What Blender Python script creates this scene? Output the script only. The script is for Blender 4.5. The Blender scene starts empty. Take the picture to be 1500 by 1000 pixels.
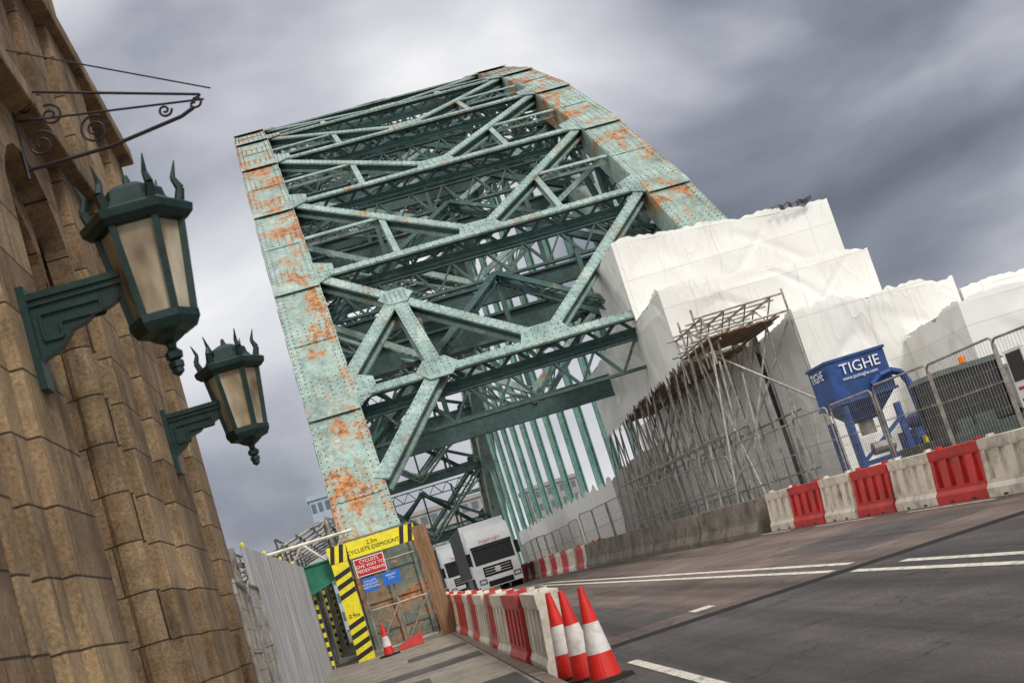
import bpy, bmesh, math, random
from mathutils import Vector, noise, Matrix
random.seed(4)
V=Vector
scene=bpy.context.scene
# ------------------------------------------------------------ helpers
def g(y):
    return 0.0 if y<10 else (0.012*(y-10) if y<55 else 0.54)
class MB:
    def __init__(s): s.v=[]; s.f=[]; s.m=[]
    def face(s,pts,mi=0):
        i=len(s.v); s.v+= [tuple(p) for p in pts]; s.f.append(list(range(i,i+len(pts)))); s.m.append(mi)
    def hexa(s,p,mi=0):
        i=len(s.v); s.v+=[tuple(q) for q in p]
        for q in ((0,3,2,1),(4,5,6,7),(0,1,5,4),(1,2,6,5),(2,3,7,6),(3,0,4,7)):
            s.f.append([i+k for k in q]); s.m.append(mi)
    def box(s,x0,x1,y0,y1,z0,z1,mi=0):
        s.hexa([(x0,y0,z0),(x1,y0,z0),(x1,y1,z0),(x0,y1,z0),(x0,y0,z1),(x1,y0,z1),(x1,y1,z1),(x0,y1,z1)],mi)
    def beam(s,a,b,w,h,mi=0,up=(0,0,1),off=0.0):
        a=V(a);b=V(b);d=(b-a).normalized();u=V(up)
        if abs(d.dot(u))>0.99:u=V((0,1,0))
        sd=d.cross(u).normalized();u=sd.cross(d).normalized()
        a=a+u*off;b=b+u*off
        q=[]
        for p in (a,b):
            q+=[p-sd*w/2-u*h/2,p+sd*w/2-u*h/2,p+sd*w/2+u*h/2,p-sd*w/2+u*h/2]
        s.hexa(q,mi)
    def ibeam(s,a,b,w,h,mi=0,up=(0,0,1),t=0.08,mi2=None):
        s.beam(a,b,w,t,mi,up,h/2); s.beam(a,b,w,t,mi,up,-h/2); s.beam(a,b,t,h-t-0.01,mi if mi2 is None else mi2,up)
    def lattice(s,a,b,w,h,mi=0,up=(0,0,1),t=0.12,n=8,bar=0.09):
        a=V(a);b=V(b);d=(b-a).normalized();u=V(up)
        if abs(d.dot(u))>0.99:u=V((0,1,0))
        sd=d.cross(u).normalized();u=sd.cross(d).normalized()
        s.beam(a,b,w,t,mi,up,h/2); s.beam(a,b,w,t,mi,up,-h/2)
        for sg in (-1,1):
            for k in range(n):
                p=a.lerp(b,k/n)+sd*sg*(w/2-0.05); q=a.lerp(b,(k+1)/n)+sd*sg*(w/2-0.05)
                o=u*(h/2)*(1 if k%2 else -1)
                s.beam(p+o,q-o,0.03,bar,mi,u)
    def cyl(s,a,b,r,mi=0,n=8,r2=None):
        a=V(a);b=V(b);d=(b-a).normalized();u=V((0,0,1)) if abs(d.z)<0.9 else V((0,1,0))
        e1=d.cross(u).normalized();e2=d.cross(e1)
        r2=r if r2 is None else r2
        i=len(s.v)
        for p,rr in ((a,r),(b,r2)):
            for k in range(n):
                t=2*math.pi*k/n; s.v.append(tuple(p+e1*rr*math.cos(t)+e2*rr*math.sin(t)))
        for k in range(n):
            s.f.append([i+k,i+(k+1)%n,i+n+(k+1)%n,i+n+k]); s.m.append(mi)
        s.f.append([i+k for k in range(n)][::-1]); s.m.append(mi)
        s.f.append([i+n+k for k in range(n)]); s.m.append(mi)
    def lathe(s,c,prof,n=12,mi=0,ph=0.0):
        i=len(s.v)
        for r,z in prof:
            for k in range(n):
                t=2*math.pi*(k+ph)/n; s.v.append((c[0]+r*math.cos(t),c[1]+r*math.sin(t),c[2]+z))
        for j in range(len(prof)-1):
            for k in range(n):
                a=i+j*n+k; b=i+j*n+(k+1)%n
                s.f.append([a,b,b+n,a+n]); s.m.append(mi)
        s.f.append([i+k for k in range(n)][::-1]); s.m.append(mi)
        j=len(prof)-1
        s.f.append([i+j*n+k for k in range(n)]); s.m.append(mi)
    def tube(s,pts,r,mi=0,n=6):
        for a,b in zip(pts[:-1],pts[1:]):
            if (V(a)-V(b)).length>1e-4: s.cyl(a,b,r,mi,n)
    def sweep(s,pts,w,h,mi=0,mitop=None):
        n=len(pts); rings=[]
        for k,p in enumerate(pts):
            p=V(p)
            d=(V(pts[min(k+1,n-1)])-V(pts[max(k-1,0)])).normalized()
            nn=V((0,-d.z,d.y))
            rings.append([p-V((w/2,0,0)),p+V((w/2,0,0)),p+V((w/2,0,0))-nn*h,p-V((w/2,0,0))-nn*h])
        for a,b in zip(rings[:-1],rings[1:]):
            for q in range(4):
                s.face([a[q],a[(q+1)%4],b[(q+1)%4],b[q]],mi if (q or mitop is None) else mitop)
        s.face(rings[0],mi); s.face(rings[-1][::-1],mi)
    def build(s,name,mats,parent=None,smooth=False,merge=False):
        me=bpy.data.meshes.new(name); me.from_pydata(s.v,[],s.f)
        for m in mats: me.materials.append(m)
        me.polygons.foreach_set('material_index',s.m)
        bm=bmesh.new(); bm.from_mesh(me)
        if merge: bmesh.ops.remove_doubles(bm,verts=bm.verts,dist=0.0005)
        bmesh.ops.recalc_face_normals(bm,faces=bm.faces)
        bm.to_mesh(me); bm.free()
        if smooth:
            for p in me.polygons:p.use_smooth=True
        me.update()
        o=bpy.data.objects.new(name,me); scene.collection.objects.link(o)
        if parent: o.parent=parent
        return o
def root(name,loc=(0,0,0),rz=0):
    o=bpy.data.objects.new(name,None); o.location=loc; o.rotation_euler=(0,0,rz); scene.collection.objects.link(o); o.empty_display_size=0.3
    return o
def text(name,body,loc,rot,size,mat,parent=None,align='CENTER'):
    c=bpy.data.curves.new(name,'FONT'); c.body=body; c.size=size; c.align_x=align; c.extrude=0.002
    c.materials.append(mat)
    o=bpy.data.objects.new(name,c); o.location=loc; o.rotation_euler=rot; scene.collection.objects.link(o)
    if parent:o.parent=parent
    return o
# ------------------------------------------------------------ materials
def nm(name):
    m=bpy.data.materials.new(name); m.use_nodes=True; nt=m.node_tree
    return m,nt,nt.nodes['Principled BSDF']
def coords(nt,scale=(1,1,1),rot=(0,0,0)):
    tc=nt.nodes.new('ShaderNodeNewGeometry'); mp=nt.nodes.new('ShaderNodeMapping'); mp.inputs['Scale'].default_value=scale; mp.inputs['Rotation'].default_value=rot
    nt.links.new(tc.outputs['Position'],mp.inputs['Vector']); return mp.outputs[0]
def noi(nt,vec,scale,detail=5,rough=0.6,dist=0):
    n=nt.nodes.new('ShaderNodeTexNoise'); n.inputs['Scale'].default_value=scale;n.inputs['Detail'].default_value=detail
    n.inputs['Roughness'].default_value=rough;n.inputs['Distortion'].default_value=dist
    nt.links.new(vec,n.inputs['Vector']); return n.outputs[0]
def ramp(nt,fac,stops):
    r=nt.nodes.new('ShaderNodeValToRGB'); e=r.color_ramp.elements
    while len(e)<len(stops): e.new(0.5)
    for k,(p,c) in enumerate(stops):
        e[k].position=p; e[k].color=tuple(c)+(1,) if isinstance(c,(tuple,list)) else (c,c,c,1)
    nt.links.new(fac,r.inputs[0]); return r.outputs[0]
def mix(nt,fac,a,b,mode='MIX'):
    m=nt.nodes.new('ShaderNodeMix'); m.data_type='RGBA'; m.blend_type=mode
    for idx,val in ((0,fac),(6,a),(7,b)):
        if isinstance(val,bpy.types.NodeSocket): nt.links.new(val,m.inputs[idx])
        elif idx==0: m.inputs[0].default_value=val
        else: m.inputs[idx].default_value=tuple(val)+(1,)
    return m.outputs[2]
def mth(nt,op,a,b=None):
    n=nt.nodes.new('ShaderNodeMath'); n.operation=op
    for i,v in enumerate((a,b)):
        if v is None: continue
        if isinstance(v,bpy.types.NodeSocket): nt.links.new(v,n.inputs[i])
        else: n.inputs[i].default_value=v
    return n.outputs[0]
def bump(nt,b,h,strength=0.4,dist=0.02):
    n=nt.nodes.new('ShaderNodeBump'); n.inputs['Strength'].default_value=strength;n.inputs['Distance'].default_value=dist
    nt.links.new(h,n.inputs['Height']); nt.links.new(n.outputs[0],b.inputs['Normal'])
def simple(name,c,rough=0.6,var=0.25,scale=3.0,metal=0.0,dirt=None,bmp=0.0,stretch=(1,1,1)):
    m,nt,b=nm(name); vec=coords(nt,stretch)
    n=noi(nt,vec,scale,6)
    lo=tuple(x*(1-var) for x in c); hi=tuple(min(1,x*(1+var)) for x in c)
    col=ramp(nt,n,[(0.3,lo),(0.7,hi)])
    if dirt:
        n2=noi(nt,vec,scale*2.3,8,0.7)
        col=mix(nt,ramp(nt,n2,[(0.48,0.0),(0.68,dirt[1])]),col,dirt[0])
    nt.links.new(col,b.inputs['Base Color']); b.inputs['Roughness'].default_value=rough; b.inputs['Metallic'].default_value=metal
    if bmp: bump(nt,b,noi(nt,vec,scale*8,6),bmp,0.01)
    return m
def bridge_paint(name,c,rust_lo,rust_hi,rscale=0.55,speck=0.60,stretch=(1,1,1)):
    m,nt,b=nm(name); vec=coords(nt)
    pale=(min(1,c[0]*1.7),min(1,c[1]*1.45),min(1,c[2]*1.4))
    base=ramp(nt,noi(nt,vec,0.7,9,0.74),[(0.30,tuple(x*0.52 for x in c)),(0.43,c),(0.54,tuple(min(1,x*1.22) for x in c)),(0.64,pale)])
    fine=ramp(nt,noi(nt,vec,6,8,0.8),[(0.36,0.6),(0.58,1.15)])
    base=mix(nt,1.0,base,fine,'MULTIPLY')
    st=ramp(nt,noi(nt,coords(nt,(2.2,0.5,0.25)),1.6,7,0.7),[(0.36,0.62),(0.50,1.0)])
    base=mix(nt,0.7,base,st,'MULTIPLY')
    rn=noi(nt,coords(nt,stretch),rscale,11,0.80,0.3)
    fac=ramp(nt,rn,[(rust_lo,0.0),(rust_hi,1.0)])
    rc=ramp(nt,noi(nt,vec,3.5,8,0.78),[(0.33,(0.06,0.03,0.02)),(0.45,(0.26,0.095,0.03)),(0.56,(0.52,0.21,0.06)),(0.68,(0.62,0.38,0.18))])
    halo=ramp(nt,rn,[(rust_lo-0.04,0.0),(rust_lo+0.01,0.5)])
    sp=ramp(nt,noi(nt,vec,4.0,11,0.82),[(speck,0.0),(speck+0.04,0.9)])
    col=mix(nt,halo,base,(0.36,0.27,0.15)); col=mix(nt,sp,col,rc); col=mix(nt,fac,col,rc)
    nt.links.new(col,b.inputs['Base Color']); b.inputs['Roughness'].default_value=0.5
    bump(nt,b,noi(nt,vec,12,5),0.35,0.012)
    return m
M={}
M['chord']=bridge_paint('green_paint_rusted',(0.27,0.365,0.33),0.527,0.56,0.42,0.585,(1.6,1,0.8))
M['brace']=bridge_paint('green_paint_weathered',(0.245,0.345,0.32),0.59,0.645,0.5,0.61)
M['dark']=bridge_paint('green_paint_shaded',(0.038,0.085,0.080),0.62,0.68,0.5,0.63)  # darkened bridge green: shade on webs, undersides and inner members put into the colour
M['rivet']=simple('rivet_paint',(0.06,0.085,0.075),0.6,0.5,8)
def stone():
    m,nt,b=nm('sandstone_ashlar'); geo=nt.nodes.new('ShaderNodeNewGeometry'); sx=nt.nodes.new('ShaderNodeSeparateXYZ'); nt.links.new(geo.outputs['Position'],sx.inputs[0])
    cb=nt.nodes.new('ShaderNodeCombineXYZ'); nt.links.new(mth(nt,'ADD',sx.outputs[0],sx.outputs[1]),cb.inputs[0]); nt.links.new(sx.outputs[2],cb.inputs[1])
    br=nt.nodes.new('ShaderNodeTexBrick'); nt.links.new(cb.outputs[0],br.inputs['Vector'])
    br.inputs['Scale'].default_value=1; br.inputs['Mortar Size'].default_value=0.009; br.inputs['Brick Width'].default_value=1.05; br.inputs['Row Height'].default_value=0.44
    br.inputs['Mortar Smooth'].default_value=0.4
    br.inputs['Color1'].default_value=(0.27,0.18,0.105,1); br.inputs['Color2'].default_value=(0.43,0.315,0.19,1); br.inputs['Mortar'].default_value=(0.06,0.042,0.028,1)
    vec=coords(nt)
    n1=noi(nt,vec,0.9,10,0.75); n2=noi(nt,vec,34,6,0.8)
    streak=noi(nt,coords(nt,(2.4,2.4,0.5)),1.1,8,0.7)
    col=mix(nt,1.0,br.outputs['Color'],ramp(nt,n1,[(0.34,(0.45,0.43,0.41)),(0.56,(1.12,1.08,1.03))]),'MULTIPLY')
    col=mix(nt,1.0,col,ramp(nt,streak,[(0.34,(0.50,0.48,0.47)),(0.53,(1.05,1.05,1.05))]),'MULTIPLY')
    col=mix(nt,1.0,col,ramp(nt,n2,[(0.32,0.45),(0.68,1.35)]),'MULTIPLY')
    nt.links.new(col,b.inputs['Base Color']); b.inputs['Roughness'].default_value=0.9
    h=nt.nodes.new('ShaderNodeMath'); h.operation='MULTIPLY_ADD'; nt.links.new(br.outputs['Fac'],h.inputs[0]); h.inputs[1].default_value=-1.2; nt.links.new(n2,h.inputs[2])
    bump(nt,b,h.outputs[0],0.7,0.02)
    return m
M['stone']=stone()
M['iron']=simple('lamp_green_iron',(0.011,0.038,0.035),0.4,0.35,6,0.2,bmp=0.15,dirt=((0.04,0.055,0.05),0.5))
M['black']=simple('black_ironwork',(0.022,0.015,0.022),0.5,0.3,9)
def glass_pane():
    m,nt,b=nm('frosted_lamp_glass'); vec=coords(nt,(1,1,0.5))
    c=ramp(nt,noi(nt,vec,3.2,3,0.5),[(0.3,(0.16,0.11,0.06)),(0.5,(0.46,0.38,0.26)),(0.72,(0.78,0.71,0.60))])
    nt.links.new(c,b.inputs['Base Color']); b.inputs['Roughness'].default_value=0.15
    return m
M['glass']=glass_pane()
def asphalt(name,c1,c2):
    m,nt,b=nm(name); vec=coords(nt); v2=coords(nt,(1.4,0.05,1))
    col=ramp(nt,noi(nt,vec,0.5,9,0.7),[(0.33,c1),(0.66,c2)])
    col=mix(nt,1.0,col,ramp(nt,noi(nt,v2,1.0,6,0.6),[(0.36,0.5),(0.62,1.3)]),'MULTIPLY')
    col=mix(nt,1.0,col,ramp(nt,noi(nt,vec,26,5,0.85),[(0.3,0.35),(0.7,1.7)]),'MULTIPLY')
    vo=nt.nodes.new('ShaderNodeTexVoronoi'); vo.feature='DISTANCE_TO_EDGE'; vo.inputs['Scale'].default_value=0.35
    wv=nt.nodes.new('ShaderNodeVectorMath'); wv.operation='ADD'; nt.links.new(vec,wv.inputs[0])
    nz=nt.nodes.new('ShaderNodeTexNoise'); nz.inputs['Scale'].default_value=1.5; nt.links.new(vec,nz.inputs['Vector']); nt.links.new(nz.outputs[1],wv.inputs[1]); nt.links.new(wv.outputs[0],vo.inputs['Vector'])
    col=mix(nt,1.0,col,ramp(nt,vo.outputs[0],[(0.0,0.45),(0.010,1.0)]),'MULTIPLY')
    nt.links.new(col,b.inputs['Base Color']); b.inputs['Roughness'].default_value=0.75
    bump(nt,b,noi(nt,vec,60,4),0.8,0.014); return m
M['asph1']=asphalt('asphalt_dark',(0.050,0.044,0.041),(0.10,0.087,0.08))
M['asph2']=asphalt('asphalt_reddish',(0.095,0.068,0.058),(0.185,0.135,0.112))
M['asph3']=asphalt('asphalt_worksite',(0.05,0.048,0.045),(0.1,0.095,0.09))
M['pave']=simple('paving_concrete',(0.28,0.245,0.195),0.85,0.3,2.0,bmp=0.3,dirt=((0.12,0.105,0.09),0.7))
M['kerb']=simple('kerb_granite',(0.20,0.15,0.12),0.85,0.35,5,bmp=0.3)
M['line']=simple('road_paint_white',(0.74,0.70,0.60),0.7,0.12,4,dirt=((0.16,0.14,0.12),0.95))
M['conc']=simple('concrete_block',(0.22,0.19,0.16),0.9,0.4,1.2,bmp=0.5,dirt=((0.07,0.06,0.05),0.8))
M['joint']=simple('expansion_joint_steel',(0.03,0.028,0.027),0.6,0.4,8)
M['red']=simple('red_plastic',(0.56,0.032,0.028),0.5,0.3,1.3,dirt=((0.20,0.05,0.035),0.7),bmp=0.1)
M['wht']=simple('white_plastic',(0.74,0.68,0.57),0.5,0.15,1.3,dirt=((0.30,0.25,0.19),0.85),bmp=0.1)
M['steel']=simple('galvanised_steel',(0.34,0.325,0.30),0.5,0.45,3,0.35,dirt=((0.15,0.095,0.06),0.75))
M['hoard']=simple('galvanised_hoarding',(0.38,0.39,0.40),0.5,0.35,0.8,0.2,stretch=(1,3,0.4),dirt=((0.2,0.19,0.18),0.6))
M['wood']=simple('timber_brown',(0.24,0.13,0.065),0.8,0.5,4,stretch=(6,6,0.5),dirt=((0.08,0.05,0.03),0.6))
M['board']=simple('scaffold_board',(0.24,0.15,0.09),0.85,0.4,4)
M['yel']=simple('yellow_paint',(0.86,0.74,0.02),0.5,0.08,4,dirt=((0.45,0.38,0.08),0.5))
M['blk']=simple('black_paint',(0.015,0.015,0.015),0.5,0.3,5)
M['blue']=simple('blue_enamel',(0.010,0.055,0.22),0.45,0.35,1.5,dirt=((0.008,0.02,0.06),0.7))
M['bluesign']=simple('blue_sign',(0.015,0.14,0.60),0.4,0.08,3)
M['redsign']=simple('red_sign',(0.50,0.012,0.02),0.4,0.08,3)
M['wsign']=simple('sign_white',(0.82,0.82,0.8),0.5,0.04,3)
M['net']=simple('green_debris_net',(0.02,0.16,0.10),0.8,0.4,3)
M['tw']=simple('truck_white',(0.84,0.85,0.86),0.35,0.05,1.5)
M['tg']=simple('trailer_grey',(0.075,0.078,0.085),0.6,0.2,1)
M['tdk']=simple('windscreen_dark',(0.008,0.009,0.012),0.35,0.2,2)
M['rub']=simple('rubber',(0.012,0.012,0.012),0.85,0.2,5)
M['hl']=simple('headlamp_glass',(0.7,0.72,0.75),0.15,0.1,5)
M['orange']=simple('orange_plastic',(0.85,0.22,0.01),0.4,0.1,5)
M['conered']=simple('cone_red',(0.70,0.022,0.015),0.5,0.15,3,dirt=((0.32,0.02,0.015),0.5))
M['coneref']=simple('cone_reflective',(0.75,0.72,0.69),0.4,0.08,4,dirt=((0.4,0.36,0.33),0.7))
M['machine']=simple('machine_grey_green',(0.035,0.055,0.045),0.5,0.4,3)
M['steelrust']=bridge_paint('rusty_pier_paint',(0.11,0.14,0.12),0.525,0.59,0.7,0.56)
def sheeting():
    m,nt,b=nm('shrink_wrap_sheeting')
    n1=noi(nt,coords(nt),0.35,3,0.5)
    col=ramp(nt,n1,[(0.35,(0.84,0.83,0.79)),(0.6,(0.90,0.895,0.875))])
    dirt=ramp(nt,noi(nt,coords(nt,(1,1,0.15)),1.3,8,0.75,0.3),[(0.57,0.0),(0.76,0.30)])
    col=mix(nt,dirt,col,(0.55,0.48,0.37))
    tot=None
    for rot,sc_,scale in (((0.6,0.0,0.2),(1,1,0.18),1.5),((-0.7,0.1,-0.2),(1,1,0.16),1.1),((1.45,0.1,0),(1,1,0.2),1.3)):
        n_=noi(nt,coords(nt,sc_,rot),scale,1.5,0.5,0.4)
        r_=ramp(nt,mth(nt,'ABSOLUTE',mth(nt,'SUBTRACT',n_,0.5)),[(0.0,1.0),(0.018,0.35),(0.06,0.0)])
        tot=r_ if tot is None else mth(nt,'ADD',tot,r_)
    mask=ramp(nt,noi(nt,coords(nt),0.45,3,0.5),[(0.42,0.12),(0.60,1.0)])
    tot=mth(nt,'MULTIPLY',tot,mask)
    geo=nt.nodes.new('ShaderNodeNewGeometry'); sx=nt.nodes.new('ShaderNodeSeparateXYZ'); nt.links.new(geo.outputs['Position'],sx.inputs[0])
    cb=nt.nodes.new('ShaderNodeCombineXYZ'); nt.links.new(mth(nt,'ADD',sx.outputs[0],sx.outputs[1]),cb.inputs[0]); nt.links.new(sx.outputs[2],cb.inputs[1])
    br=nt.nodes.new('ShaderNodeTexBrick'); nt.links.new(cb.outputs[0],br.inputs['Vector']); br.offset=0
    br.inputs['Scale'].default_value=1; br.inputs['Mortar Size'].default_value=0.02; br.inputs['Brick Width'].default_value=3.6; br.inputs['Row Height'].default_value=2.0; br.inputs['Mortar Smooth'].default_value=0.2
    col=mix(nt,mth(nt,'MULTIPLY',br.outputs['Fac'],0.30),col,(0.45,0.41,0.35))
    nt.links.new(col,b.inputs['Base Color']); b.inputs['Roughness'].default_value=0.42
    bump(nt,b,mth(nt,'ADD',tot,mth(nt,'MULTIPLY',br.outputs['Fac'],-0.3)),0.35,0.05)
    tr=nt.nodes.new('ShaderNodeBsdfTranslucent'); tr.inputs[0].default_value=(0.88,0.87,0.83,1)
    ms=nt.nodes.new('ShaderNodeMixShader'); ms.inputs[0].default_value=0.12
    out=nt.nodes['Material Output']; nt.links.new(b.outputs[0],ms.inputs[1]); nt.links.new(tr.outputs[0],ms.inputs[2]); nt.links.new(ms.outputs[0],out.inputs[0])
    return m
M['sheet']=sheeting()
def cityglass(name,c): return simple(name,c,0.3,0.15,0.2)
# ------------------------------------------------------------ ground, road, deck
def strip(mb,x0,x1,y0,y1,dz,mi=0):
    ys=[y0]+[t for t in (10,55) if y0<t<y1]+[y1]
    for a,b in zip(ys[:-1],ys[1:]):
        mb.face([(x0,a,g(a)+dz),(x1,a,g(a)+dz),(x1,b,g(b)+dz),(x0,b,g(b)+dz)],mi)
gm=MB(); gm.face([(-6000,-3000,-28),(6000,-3000,-28),(6000,9000,-28),(-6000,9000,-28)])
gmat=simple('ground_mixed',(0.09,0.09,0.075),0.95,0.4,0.02)
gm.build('ground',[gmat])
wm=MB(); wm.face([(-3000,70,-27.9),(3000,70,-27.9),(3000,165,-27.9),(-3000,165,-27.9)])
wat=simple('river_water',(0.04,0.05,0.045),0.15,0.2,0.1,bmp=0.3); wm.build('river_water',[wat])
rd=MB()
strip(rd,1.62,10.9,-30,18.55,0.0,0); strip(rd,1.62,10.9,18.55,19.05,0.0,1); strip(rd,1.62,10.9,19.05,260,0.0,2)
strip(rd,7.3,9.4,21.5,27.0,0.003,0); strip(rd,2.6,4.1,20.5,33.0,0.003,0)
rd.build('road',[M['asph1'],M['joint'],M['asph2']])
jm=MB()
for yy in (18.62,18.80,18.98):
    jm.box(1.64,10.88,yy-0.02,yy+0.02,g(yy)+0.004,g(yy)+0.012)
jm.build('expansion_joint',[M['joint']])
dk=MB()
strip(dk,10.9,30,-30,260,0.0,0)
dk.build('works_yard_ground',[M['asph3']])
sb=MB()
for a,b in ((-30,10),(10,55),(55,190)):
    sb.hexa([(-3.0,a,g(a)-1.6),(19,a,g(a)-1.6),(19,b,g(b)-1.6),(-3.0,b,g(b)-1.6),(-3.0,a,g(a)-0.03),(19,a,g(a)-0.03),(19,b,g(b)-0.03),(-3.0,b,g(b)-0.03)])
pv=MB()
strip(pv,-3.0,1.45,-30,200,0.10,0)
ys=[-30]+[10,55]+[200]
for a,b in zip(ys[:-1],ys[1:]):
    pv.hexa([(1.46,a,g(a)-0.2),(1.62,a,g(a)-0.2),(1.62,b,g(b)-0.2),(1.46,b,g(b)-0.2),(1.46,a,g(a)+0.115),(1.62,a,g(a)+0.115),(1.62,b,g(b)+0.115),(1.46,b,g(b)+0.115)],1)
for (x0,x1,y0,y1) in ((-1.3,1.40,16.0,18.6),(-1.3,0.4,20.6,22.6),(-0.9,1.40,24.0,25.5),(0.2,1.42,28.5,30.0)):
    strip(pv,x0,x1,y0,y1,0.104,2)
for k in range(8):
    y=12+k*3.1; strip(pv,-1.6,1.45,y,y+0.02,0.108,3)
pv.build('pavement',[M['pave'],M['kerb'],M['asph1'],M['joint']])
ml=MB()
strip(ml,5.95,6.08,4,18.4,0.006,0); strip(ml,5.95,6.08,19.3,62,0.006,0)
strip(ml,6.34,6.47,4,17.6,0.006,0); strip(ml,6.34,6.47,19.6,95,0.006,0)
strip(ml,2.45,2.57,8,16.2,0.006,0)
strip(ml,4.15,4.45,19.9,20.4,0.006,0)
for k in range(9): strip(ml,10.2,10.3,23+k*6,27+k*6,0.006,0)
ml.build('road_markings',[M['line']])
# ------------------------------------------------------------ arch bridge
YC=113.75; ZE=1.45
def zt(y): return ZE+35.8-0.00693*(y-YC)**2
def zb(y): return zt(y)-(5.0+2.4e-7*(y-YC)**4)
XL,XR=0.30,16.35
CW=1.9
nodes=[42.5+7.5*i for i in range(20)]
bridge=root('arch_bridge')
for nmx,x in (('west_rib',XL),('east_rib',XR)):
    mb=MB()
    mb.sweep([(x,y,zt(y)) for y in ([40.2] if x==XL else [])+nodes+([187.3] if x==XL else [])],CW,1.25,0)
    mb.sweep([(x,y,zb(y)) for y in nodes],CW-0.06,1.1,2)
    for i in range(len(nodes)-1):
        y0,y1=nodes[i],nodes[i+1]
        a=V((x,y0,zt(y0))); b=V((x,y1,zt(y1))); d=(b-a).normalized(); nn=V((0,-d.z,d.y))
        for o in (-CW/2+0.16,CW/2-0.16):
            mb.beam(a+V((o,0,0))+nn*0.012,b+V((o,0,0))+nn*0.012,0.30,0.02,0,nn)
        for t,l in ((0.0,1.3),(0.5,0.8)):
            p=a.lerp(b,t)
            if i==0 and t==0: continue
            mb.beam(p-d*l+nn*0.033,p+d*l+nn*0.033,CW-0.02-0.2*t,0.02,0,nn)
        for sg in (-1,1):
            for t in (0.25,0.5,0.75):
                p=a.lerp(b,t)-nn*0.62+V((sg*(CW/2+0.01),0,0))
                mb.beam(p-d*0.35,p+d*0.35,1.1,0.03,0,(1,0,0))
    for i,y in enumerate(nodes):
        lo=zb(y)-0.5
        for o in (-0.62,0.62):
            mb.beam((x+o,y,zt(y)-0.8),(x+o,y,lo),0.22,0.75,1,(0,1,0))
        n=max(3,int((zt(y)-lo)/1.0))
        for k in range(n):
            za=zt(y)-0.8+(lo-zt(y)+0.8)*k/n; zb_=zt(y)-0.8+(lo-zt(y)+0.8)*(k+1)/n
            mb.beam((x-0.55,y-0.33,za),(x+0.55,y-0.33,zb_),0.03,0.10,1); mb.beam((x+0.55,y-0.33,za),(x-0.55,y-0.33,zb_),0.03,0.09,1)
        if i<len(nodes)-1:
            y2=nodes[i+1]
            if i%2==0: p,q=(x,y,zt(y)-0.8),(x,y2,zb(y2)-0.5)
            else: p,q=(x,y,zb(y)-0.5),(x,y2,zt(y2)-0.8)
            for o in (-0.5,0.5):
                mb.beam((p[0]+o,p[1],p[2]),(q[0]+o,q[1],q[2]),0.18,0.6,1,(0,0,1))
    mb.build(nmx,[M['chord'],M['dark'],M['brace']],bridge)
rv=MB()
def rivet(c,nn,e1,e2,s_=0.042):
    top=c+nn*0.035
    q=[c+e1*s_,c+e2*s_,c-e1*s_,c-e2*s_]
    for k in range(4): rv.face([q[k],q[(k+1)%4],top],0)
for x in (XL,XR):
    y=40.4 if x==XL else 43
    while y<95:
        i=int((y-42.5)//7.5); ya=42.5+7.5*i; yb=ya+7.5
        if y<42.5: ya,yb=40.2,42.5
        t=(y-ya)/(yb-ya); z=zt(ya)*(1-t)+zt(yb)*t
        d=V((0,yb-ya,zt(yb)-zt(ya))).normalized(); nn=V((0,-d.z,d.y))
        near=min(abs(y-n_) for n_ in nodes)<1.05; mid=abs(y-(ya+yb)/2)<0.65 and y>42.5
        rows=[-0.88,-0.68,0.68,0.88]+([-0.45,-0.15,0.15,0.45] if (near or mid) else [])
        for o in rows:
            rivet(V((x+o,y,z))+nn*(0.046 if (near or mid) else 0.024),nn,V((1,0,0)),d,0.036)
        y+=0.24
lb=MB(); XI0,XI1=XL+0.85,XR-0.85; XM=(XL+XR)/2
def P(x,y,fn,dz=-0.45): return V((x,y,fn(y)+dz))
def rivline(a,b,off,nn,step=0.3):
    a=V(a);b=V(b);d=(b-a).normalized();sd=d.cross(nn).normalized();L=(b-a).length;k=0.2
    while k<L:
        for o in (-off,off): rivet(a+d*k+sd*o,nn,sd,d,0.03)
        k+=step
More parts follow.
